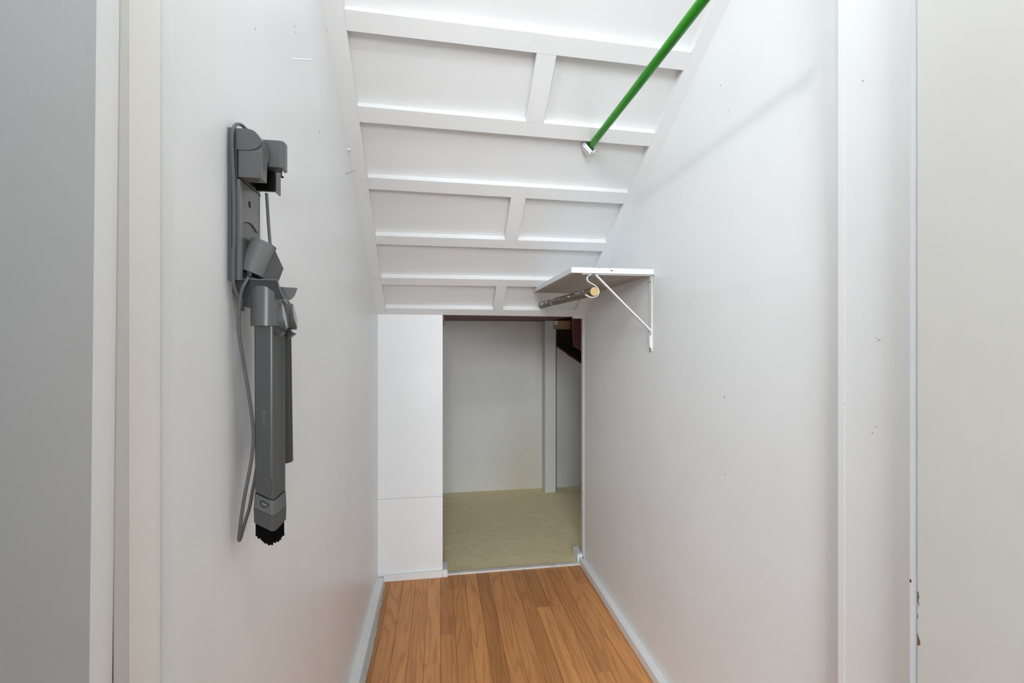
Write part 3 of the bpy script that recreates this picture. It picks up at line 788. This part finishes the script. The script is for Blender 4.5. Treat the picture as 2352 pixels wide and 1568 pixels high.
# lower tool holder: thin flange in front, dark body behind
hl = [(215, 632), (790, 641), (822, 655), (836, 690), (850, 760), (868, 800), (900, 850), (880, 868), (510, 868), (420, 864), (352, 850), (300, 815), (258, 765), (230, 705)]
hlp = [atY(*z2(*p), 0.691) for p in hl]
adopt(prism('tool_holder', [Vector((max(p.x, XL + 0.0004), 0.691, p.z)) for p in hlp], (0, 0.0028, 0), M['plastic_dark'], None, 0.0006, 1), dock)
hb = [(240, 745), (620, 755), (700, 800), (700, 868), (510, 868), (420, 864), (352, 850), (300, 815), (265, 775)]
hbp = [atY(*z2(*p), 0.694) for p in hb]
adopt(prism('holder_body', [Vector((max(p.x, XL + 0.0004), 0.694, p.z)) for p in hbp], (0, 0.056, 0), M['plastic_dark'], None, 0.001, 1), dock)
rim = [atY(*z2(*p), 0.690) for p in ((215, 630), (400, 633), (600, 637), (790, 640), (818, 652), (832, 680), (845, 735), (868, 795), (905, 855), (945, 880))]
adopt(tube('holder_rim', [Vector((max(p.x, XL + 0.001), 0.6902, p.z)) for p in catmull(rim, 4)], 0.0009, M['plastic_lite'], None, 8), dock)
fl = [(850, 724), (1052, 736), (1048, 752), (1018, 828), (985, 868), (945, 882), (905, 862), (872, 806)]
flp = [atY(*z2(*p), 0.729) for p in fl]
adopt(prism('far_lip', [Vector((p.x, 0.729, p.z)) for p in flp], (0, 0.004, 0), M['plastic_lite'], None, 0.0006, 2), dock)  # paler plastic stands in for light on the scooped lip
hk = atY(*z2(455, 915), 0.690)
adopt(box('holder_foot', atY(*z2(405, 900), 0.69).x, atY(*z2(515, 900), 0.69).x, 0.690, 0.715, atY(*z2(455, 962), 0.69).z, atY(*z2(455, 866), 0.69).z, M['plastic_dark'], None, 0.001), dock)

# ---- two cleaning tools hanging from the holder
def ell(cx, cy, rx, ry, z, n=28): return [Vector((cx + rx * math.cos(2 * math.pi * i / n), cy + ry * math.sin(2 * math.pi * i / n), z)) for i in range(n)]
TCX = (atY(577, 700, 0.703).x + atY(646, 700, 0.703).x) / 2
TRX = (atY(646, 700, 0.703).x - atY(577, 700, 0.703).x) / 2
def collar_parts(root, cy, rx, zt, zb_, zmid_btn, lens_y):
    bm = bmesh.new(); n_ = 36; lo, hi = [], []
    for i in range(n_):
        a = 2 * math.pi * i / n_; c_, s_ = math.cos(a), math.sin(a)
        lo.append(bm.verts.new((TCX + rx * c_, cy + 0.0185 * s_, zb_)))
        hi.append(bm.verts.new((TCX + rx * c_, cy + 0.0185 * s_, zt - 0.012 * abs(c_) ** 2.4 - (0.006 if c_ > 0 else 0) * c_ * c_)))
    for i in range(n_): bm.faces.new((lo[i], lo[(i + 1) % n_], hi[(i + 1) % n_], hi[i]))
    bm.faces.new(lo[::-1]); bm.faces.new(hi)
    adopt(obj('collar', bm, M['plastic'], None, True, 0.0), root)
    # release button: oval puck on the side facing into the closet
    bx = TCX + rx - 0.0065
    def oval(hw, hh, x):
        out = []
        for i in range(24):
            a = 2 * math.pi * i / 24
            out.append(Vector((x - 0.0030 * math.sin(a), cy + hw * math.cos(a), zmid_btn + hh * math.sin(a))))
        return out
    bt = adopt(prism('release_button', oval(0.0078, 0.0200, bx), (0.0105, 0, 0), M['plastic'], None, 0.0012, 2, True), root)
    bm = bmesh.new(); add_prism(bm, oval(0.0058, 0.0168, bx + 0.0107), (0.0008, 0, 0))
    ln = obj('lens', bm, M['lens'], None, False, 0.0003, 1); ln.parent = bt
    ln.matrix_parent_inverse = bt.matrix_parent_inverse.copy() if False else Matrix.Identity(4)
    ln.matrix_parent_inverse = Matrix.Identity(4)
    return bt
# near tool with brush
t1 = empty('brush_tool', (TCX, 0.703, atY(613, 1250, 0.69).z))
tag(t1, 'longer grey flat vacuum tool ending in black brush bristles', 'vacuum tool', 'vacuum tools hanging under the dock')
def fix_child(ch):               # sub-parts keep world placement under an already adopted part
    ch.matrix_parent_inverse = Matrix.Identity(4)
zct, zcb = atY(612, 656, 0.685).z, atY(612, 748, 0.685).z
b1 = collar_parts(t1, 0.703, TRX, zct, zcb, atY(648, 727, 0.703).z, 0.7)
yfz = 0.6885
def xa_(u, vv, y): return atY(u, vv, y).x
secs = []
for vv, ul, uc, ur in ((748.5, 581.5, 629, 643), (1138, 583.5, 629.5, 644)):
    secs.append((xa_(ul, vv, yfz), xa_(uc, vv, yfz), xa_(ur, vv, yfz + 0.012)))
def body_ring(s, z, grow=0.0, zc=None, zr=None):
    xl, xc, xr = s
    zc = z if zc is None else zc; zr = z if zr is None else zr
    A = Vector((xl - grow, yfz - grow, z)); B = Vector((xc + grow * 0.4, yfz - grow, zc)); Cq = Vector((xr + grow, yfz + 0.012, zr))
    d1 = (A - B).normalized(); d2 = (Cq - B).normalized(); out = [A + Vector((0, 0.004, 0)), A + Vector((0.003, 0, 0)) + (B - A) * 0.0]
    p0, p2 = B + d1 * 0.0055, B + d2 * 0.0055
    for t in (0, 0.25, 0.5, 0.75, 1): out.append(p0 * (1 - t) ** 2 + B * 2 * t * (1 - t) + p2 * t * t)
    out += [Cq, Vector((xr + grow, 0.722, zr)), Vector((xl - grow, 0.722, z))]
    return out
def zpix(u, vv, y=yfz): return atY(u, vv, y).z
def loft(name, rings, mat, parent, bevel=0.0012, smooth=False):
    bm = bmesh.new(); rs = [[bm.verts.new(p) for p in r] for r in rings]; n = len(rs[0])
    for i in range(len(rs) - 1):
        for s in range(n): bm.faces.new((rs[i][s], rs[i][(s + 1) % n], rs[i + 1][(s + 1) % n], rs[i + 1][s]))
    bm.faces.new(rs[0][::-1]); bm.faces.new(rs[-1])
    return adopt(obj(name, bm, mat, None, smooth, bevel, 2), parent)
body = loft('tool_body', [body_ring(secs[0], zpix(612, 749)),
                   body_ring(secs[1], zpix(*z3(345, 1080)), 0, zpix(*z3(475, 1140)), zpix(*z3(535, 1112)))], M['plastic_body'], t1, 0.0006, True)
loft('brush_seam', [body_ring(secs[1], zpix(*z3(345, 1080)), -0.0006, zpix(*z3(475, 1140)), zpix(*z3(535, 1112))), body_ring(secs[1], zpix(*z3(340, 1090)), -0.0006, zpix(*z3(475, 1151)), zpix(*z3(537, 1122)))], M['black'], t1, 0.0)
loft('brush_collar', [body_ring(secs[1], zpix(*z3(340, 1089)), 0.0006, zpix(*z3(475, 1150)), zpix(*z3(537, 1121))),
                      body_ring(secs[1], zpix(*z3(332, 1200)), 0.0014, zpix(*z3(475, 1257)), zpix(*z3(543, 1238)))], M['plastic'], t1, 0.0005, True)
loft('brush_head', [body_ring(secs[1], zpix(*z3(332, 1203)), 0.0015, zpix(*z3(475, 1260)), zpix(*z3(543, 1241))),
                    body_ring(secs[1], zpix(*z3(335, 1312)), 0.0010, zpix(*z3(480, 1378)), zpix(*z3(540, 1348)))], M['plastic_body'], t1, 0.0005, True)
# half-moon latch
def zt2(x, y): return (560 + x / 8.25, 1070 + y / 8.25)
lm = [(315, 665), (345, 658), (400, 685), (475, 725), (470, 750), (430, 775), (385, 778), (340, 755), (315, 715)]
yl = yfz - 0.0012
q = [atY(*zt2(*p), yl) for p in lm]
lt = adopt(prism('latch', [Vector((p.x, yl - 0.0008, p.z)) for p in q], (0, 0.001, 0), M['black'], None), t1)
lm2 = [(332, 680), (350, 675), (400, 702), (460, 732), (450, 748), (420, 762), (385, 765), (348, 745), (330, 712)]
q = [atY(*zt2(*p), yl - 0.001) for p in lm2]
adopt(prism('latch_face', [Vector((p.x, yl - 0.0014, p.z)) for p in q], (0, 0.0005, 0), M['plastic_lite'], None), t1)
arc = [atY(*zt2(*p), yl) for p in ((275, 740), (300, 790), (345, 822), (400, 832), (450, 812), (490, 775))]
adopt(tube('latch_ridge', catmull([Vector((p.x, yl - 0.0003, p.z)) for p in arc], 4), 0.0007, M['plastic_lite'], None, 6), t1)
# faint round insert above the brush
cc = [(268, 290), (275, 240), (310, 195), (360, 170), (410, 165), (460, 185), (500, 220), (522, 280), (527, 420), (500, 560)]
q = [atY(*zt2(*p), yfz) for p in cc]
adopt(tube('insert_line', catmull([Vector((p.x, yfz + 0.0001, p.z)) for p in q], 4), 0.00032, M['plastic_dark'], None, 6), t1)
# bristles: rows of tufts
random.seed(5)
bm = bmesh.new()
xl, xc, xr = secs[1]
for i in range(24):
    for j in range(5):
        f = (i + 0.5) / 24 + random.uniform(-0.02, 0.02); x = lerp(xl + 0.001, xr - 0.001, f); y = yfz + 0.002 + j * 0.0066 + (0.010 if f > 0.8 else 0) * (j == 0)
        ua = 333 + f * 200
        vtop = 1310 + (70 * f / 0.68 if f < 0.68 else 70 - 30 * (f - 0.68) / 0.32) - 8
        vbot = 1405 + (74 * f / 0.62 if f < 0.62 else 74 - 14 * (f - 0.62) / 0.38)
        zt_, zb2 = zpix(*z3(ua, vtop)), zpix(*z3(ua, vbot))
        for m in range(3):
            dx, dy = random.uniform(-0.0009, 0.0009), random.uniform(-0.0009, 0.0009)
            add_tube(bm, [(x + dx, y + dy, zt_), (x + dx * 1.3, y + dy * 1.3, zb2 + random.uniform(-0.0010, 0.0010))], 0.00075, 5)
br_ = adopt(obj('bristles', bm, M['bristle']), t1); br_['kind'] = 'stuff'
# raised maker's lettering reading downwards
fc = bpy.data.curves.new('lettering', 'FONT'); fc.body = 'dyson'; fc.size = 0.0092; fc.extrude = 0.00022; fc.space_character = 1.05
fo = bpy.data.objects.new('lettering_curve', fc); COL.objects.link(fo)
bpy.context.view_layer.update()
me = bpy.data.meshes.new_from_object(fo.evaluated_get(bpy.context.evaluated_depsgraph_get()))
bpy.data.objects.remove(fo, do_unlink=True)
wtxt = max(v_.co.x for v_ in me.vertices)
ptop, pbt = atY(570 + 300 / 8.71, 900 + 355 / 8.71, yfz), atY(570 + 300 / 8.71, 900 + 660 / 8.71, yfz)
sc = (ptop.z - pbt.z) / wtxt
mat_t = Matrix(((0, 1, 0, 0), (0, 0, -1, 0), (-1, 0, 0, 0), (0, 0, 0, 1)))
me.transform(Matrix.Translation((atY(570 + 282 / 8.71, 1000, yfz).x, yfz - 0.0001, ptop.z)) @ mat_t @ Matrix.Diagonal((sc, sc, 1, 1)))
adopt(link('lettering', me, M['plastic_lite']), t1)
# clip chevron below each collar
def chevron(root, dy, y):
    q = [atY(*z6(x + dy[0], yy + dy[1]), y) for x, yy in ((318, 1245), (370, 1232), (520, 1370), (548, 1352), (545, 1385), (450, 1462), (318, 1385))]
    adopt(prism('clip', q, (0, 0.012, 0), M['plastic_dark'], None, 0.0008, 1), root)
chevron(t1, (0, 0), 0.6835)
# far crevice tool
t2 = empty('crevice_tool', (TCX, 0.752, atY(660, 1063, 0.742).z))
tag(t2, 'shorter narrow charcoal vacuum tool hanging behind the brush tool', 'vacuum tool', 'vacuum tools hanging under the dock')
b2 = collar_parts(t2, 0.753, TRX * 0.97, atY(660, 680, 0.735).z, atY(660, 752, 0.735).z, atY(670, 727, 0.753).z, 0.75)
zt, zb3 = atY(660, 752.5, 0.742).z, atY(660, 1063, 0.742).z
xr0, xr1 = atY(668, 760, 0.752).x, atY(672.5, 1060, 0.752).x
def crev(xr, z, cut=0.0):
    xl = TCX - 0.012
    out = [Vector((xl, 0.740, z + cut)), Vector((lerp(xl, xr, 0.5), 0.7375, z + cut * 0.5))]
    for i in range(7):
        a = -math.pi / 2 + math.pi * i / 6
        out.append(Vector((xr - 0.011 + 0.011 * math.cos(a), 0.752 + 0.0145 * math.sin(a), z)))
    out += [Vector((lerp(xl, xr, 0.5), 0.7665, z)), Vector((xl, 0.764, z + cut))]
    return out
loft('tool_body', [crev(xr0, zt), crev(xr1, zb3, 0.006)], M['plastic_dark'], t2, 0.0008, True)
for i in range(2):
    for j in range(4):
        px, py = 655 + j * 27, 990 + i * 48 + j * 27
        p = atY(570 + px / 8.71, 900 + py / 8.71, 0.7372)
        adopt(tube('vent_hole', [Vector((p.x, 0.7385, p.z)), Vector((p.x, 0.7367, p.z))], 0.0011, M['black'], None, 8), t2)
chevron(t2, (285, 40), 0.7325)

# ---- mains adapter wedged on the holder, with its cords
ad = empty('power_adapter', atY(600, 640, 0.70)); tag(ad, 'grey barrel shaped power adapter with looping cord resting on the dock', 'power adapter')
def zB(x, y): return (430 + x / 5.227, 540 + y / 5.227)
A0, A1 = atY(*zB(762, 466), 0.7135), atY(*zB(920, 100), 0.7215)
ax = (A1 - A0).normalized(); s1 = ax.cross(Vector((0, 1, 0))).normalized(); s2 = ax.cross(s1).normalized()
RA = 0.0177
bm = bmesh.new()
add_tube(bm, [A0, A1], RA, 40)
adopt(obj('adapter_body', bm, M['plastic_lite'], None, True, 0.0), ad)
bm = bmesh.new()
for p, y in (((1032, 132), 0.7235), ((905, 530), 0.7145), ((1157, 402), 0.728), ((1085, 585), 0.724), ((1150, 398), 0.742), ((1080, 590), 0.742), ((1000, 120), 0.738), ((860, 560), 0.735)):
    bm.verts.new(atY(*zB(*p), y))
bmesh.ops.convex_hull(bm, input=bm.verts)
adopt(obj('plug_block', bm, M['plastic_body'], None), ad)  # darker plastic stands in for the duller reflection of this flat side
bm = bmesh.new()
add_prism(bm, [A0 - ax * 0.0004 + (s1 * math.cos(2 * math.pi * i / 32) + s2 * math.sin(2 * math.pi * i / 32)) * RA * 0.96 for i in range(32)], -ax * 0.0006)
adopt(obj('end_cap', bm, M['black']), ad)
sr0 = A0 - ax * 0.001 - s1 * 0 
srp = A0 - ax * 0.001 - s1 * 0.0; srp = atY(*zB(752, 440), 0.703); srq = atY(*zB(735, 508), 0.689)
adopt(tube('strain_relief', [srp, srq], [0.0043, 0.0034], M['plastic_dark'], None, 14), ad)
CR = 0.0023
def Y(p, y): return atY(*p, y)
main = [atY(*zB(735, 505), .6895), Y(z2(445, 660), .686), Y(z2(402, 745), .681), Y(z2(374, 860), .680), Y(z2(365, 1000), .680), Y(z2(358, 1180), .680), Y(z2(372, 1350), .680), Y(z2(402, 1540), .680),
        Y(z3(262, 120), .682), Y(z3(297, 330), .684), Y(z3(326, 530), .686), Y(z3(334, 660), .688), Y(z3(324, 800), .688), Y(z3(296, 960), .686), Y(z3(258, 1160), .684), Y(z3(235, 1330), .684), Y(z3(225, 1425), .685),
        Y(z3(232, 1436), .689), Y(z3(246, 1390), .696), Y(z3(275, 1290), .703), Y(z3(305, 1190), .708), Y(z3(325, 1080), .712), Y(z3(348, 960), .718), Y(z3(370, 800), .7245), Y(z3(400, 600), .727)]
adopt(tube('cord', catmull(main, 7), CR, M['cord'], None, 10), ad)
side = [Y(z2(405, 1000), .695), Y(z2(392, 940), .686), Y(z2(360, 860), .680), Y(z2(325, 790), .676), Y(z2(297, 700), .673), Y(z2(290, 600), .6718), Y(z2(292, 300), .6718), Y(z1(300, 1568), .6718), Y(z1(300, 1100), .6718), Y(z1(290, 700), .6718), Y(z1(279, 450), .6718), Y(z1(278, 290), .672), Y(z1(290, 195), .675),
        Y(z1(318, 142), .681), Y(z1(352, 130), .690), Y(z1(395, 145), .698), Y(z1(440, 185), .705), Y(z1(470, 215), .709)]
adopt(tube('cord', catmull(side, 7), CR, M['cord'], None, 10), ad)
lead = [Y(z1(690, 960), .735), Y(z1(700, 1100), .735), Y(z1(716, 1350), .734), Y(z1(732, 1540), .732), Y(z2(740, 230), .727)]
adopt(tube('cord', catmull(lead, 6), CR * 0.95, M['cord'], None, 10), ad)

# fix lenses: sub-parts inherit their button's placement
for o in COL.objects:
    if o.name.startswith('lens') and o.parent is not None:
        o.matrix_parent_inverse = Matrix.Identity(4)
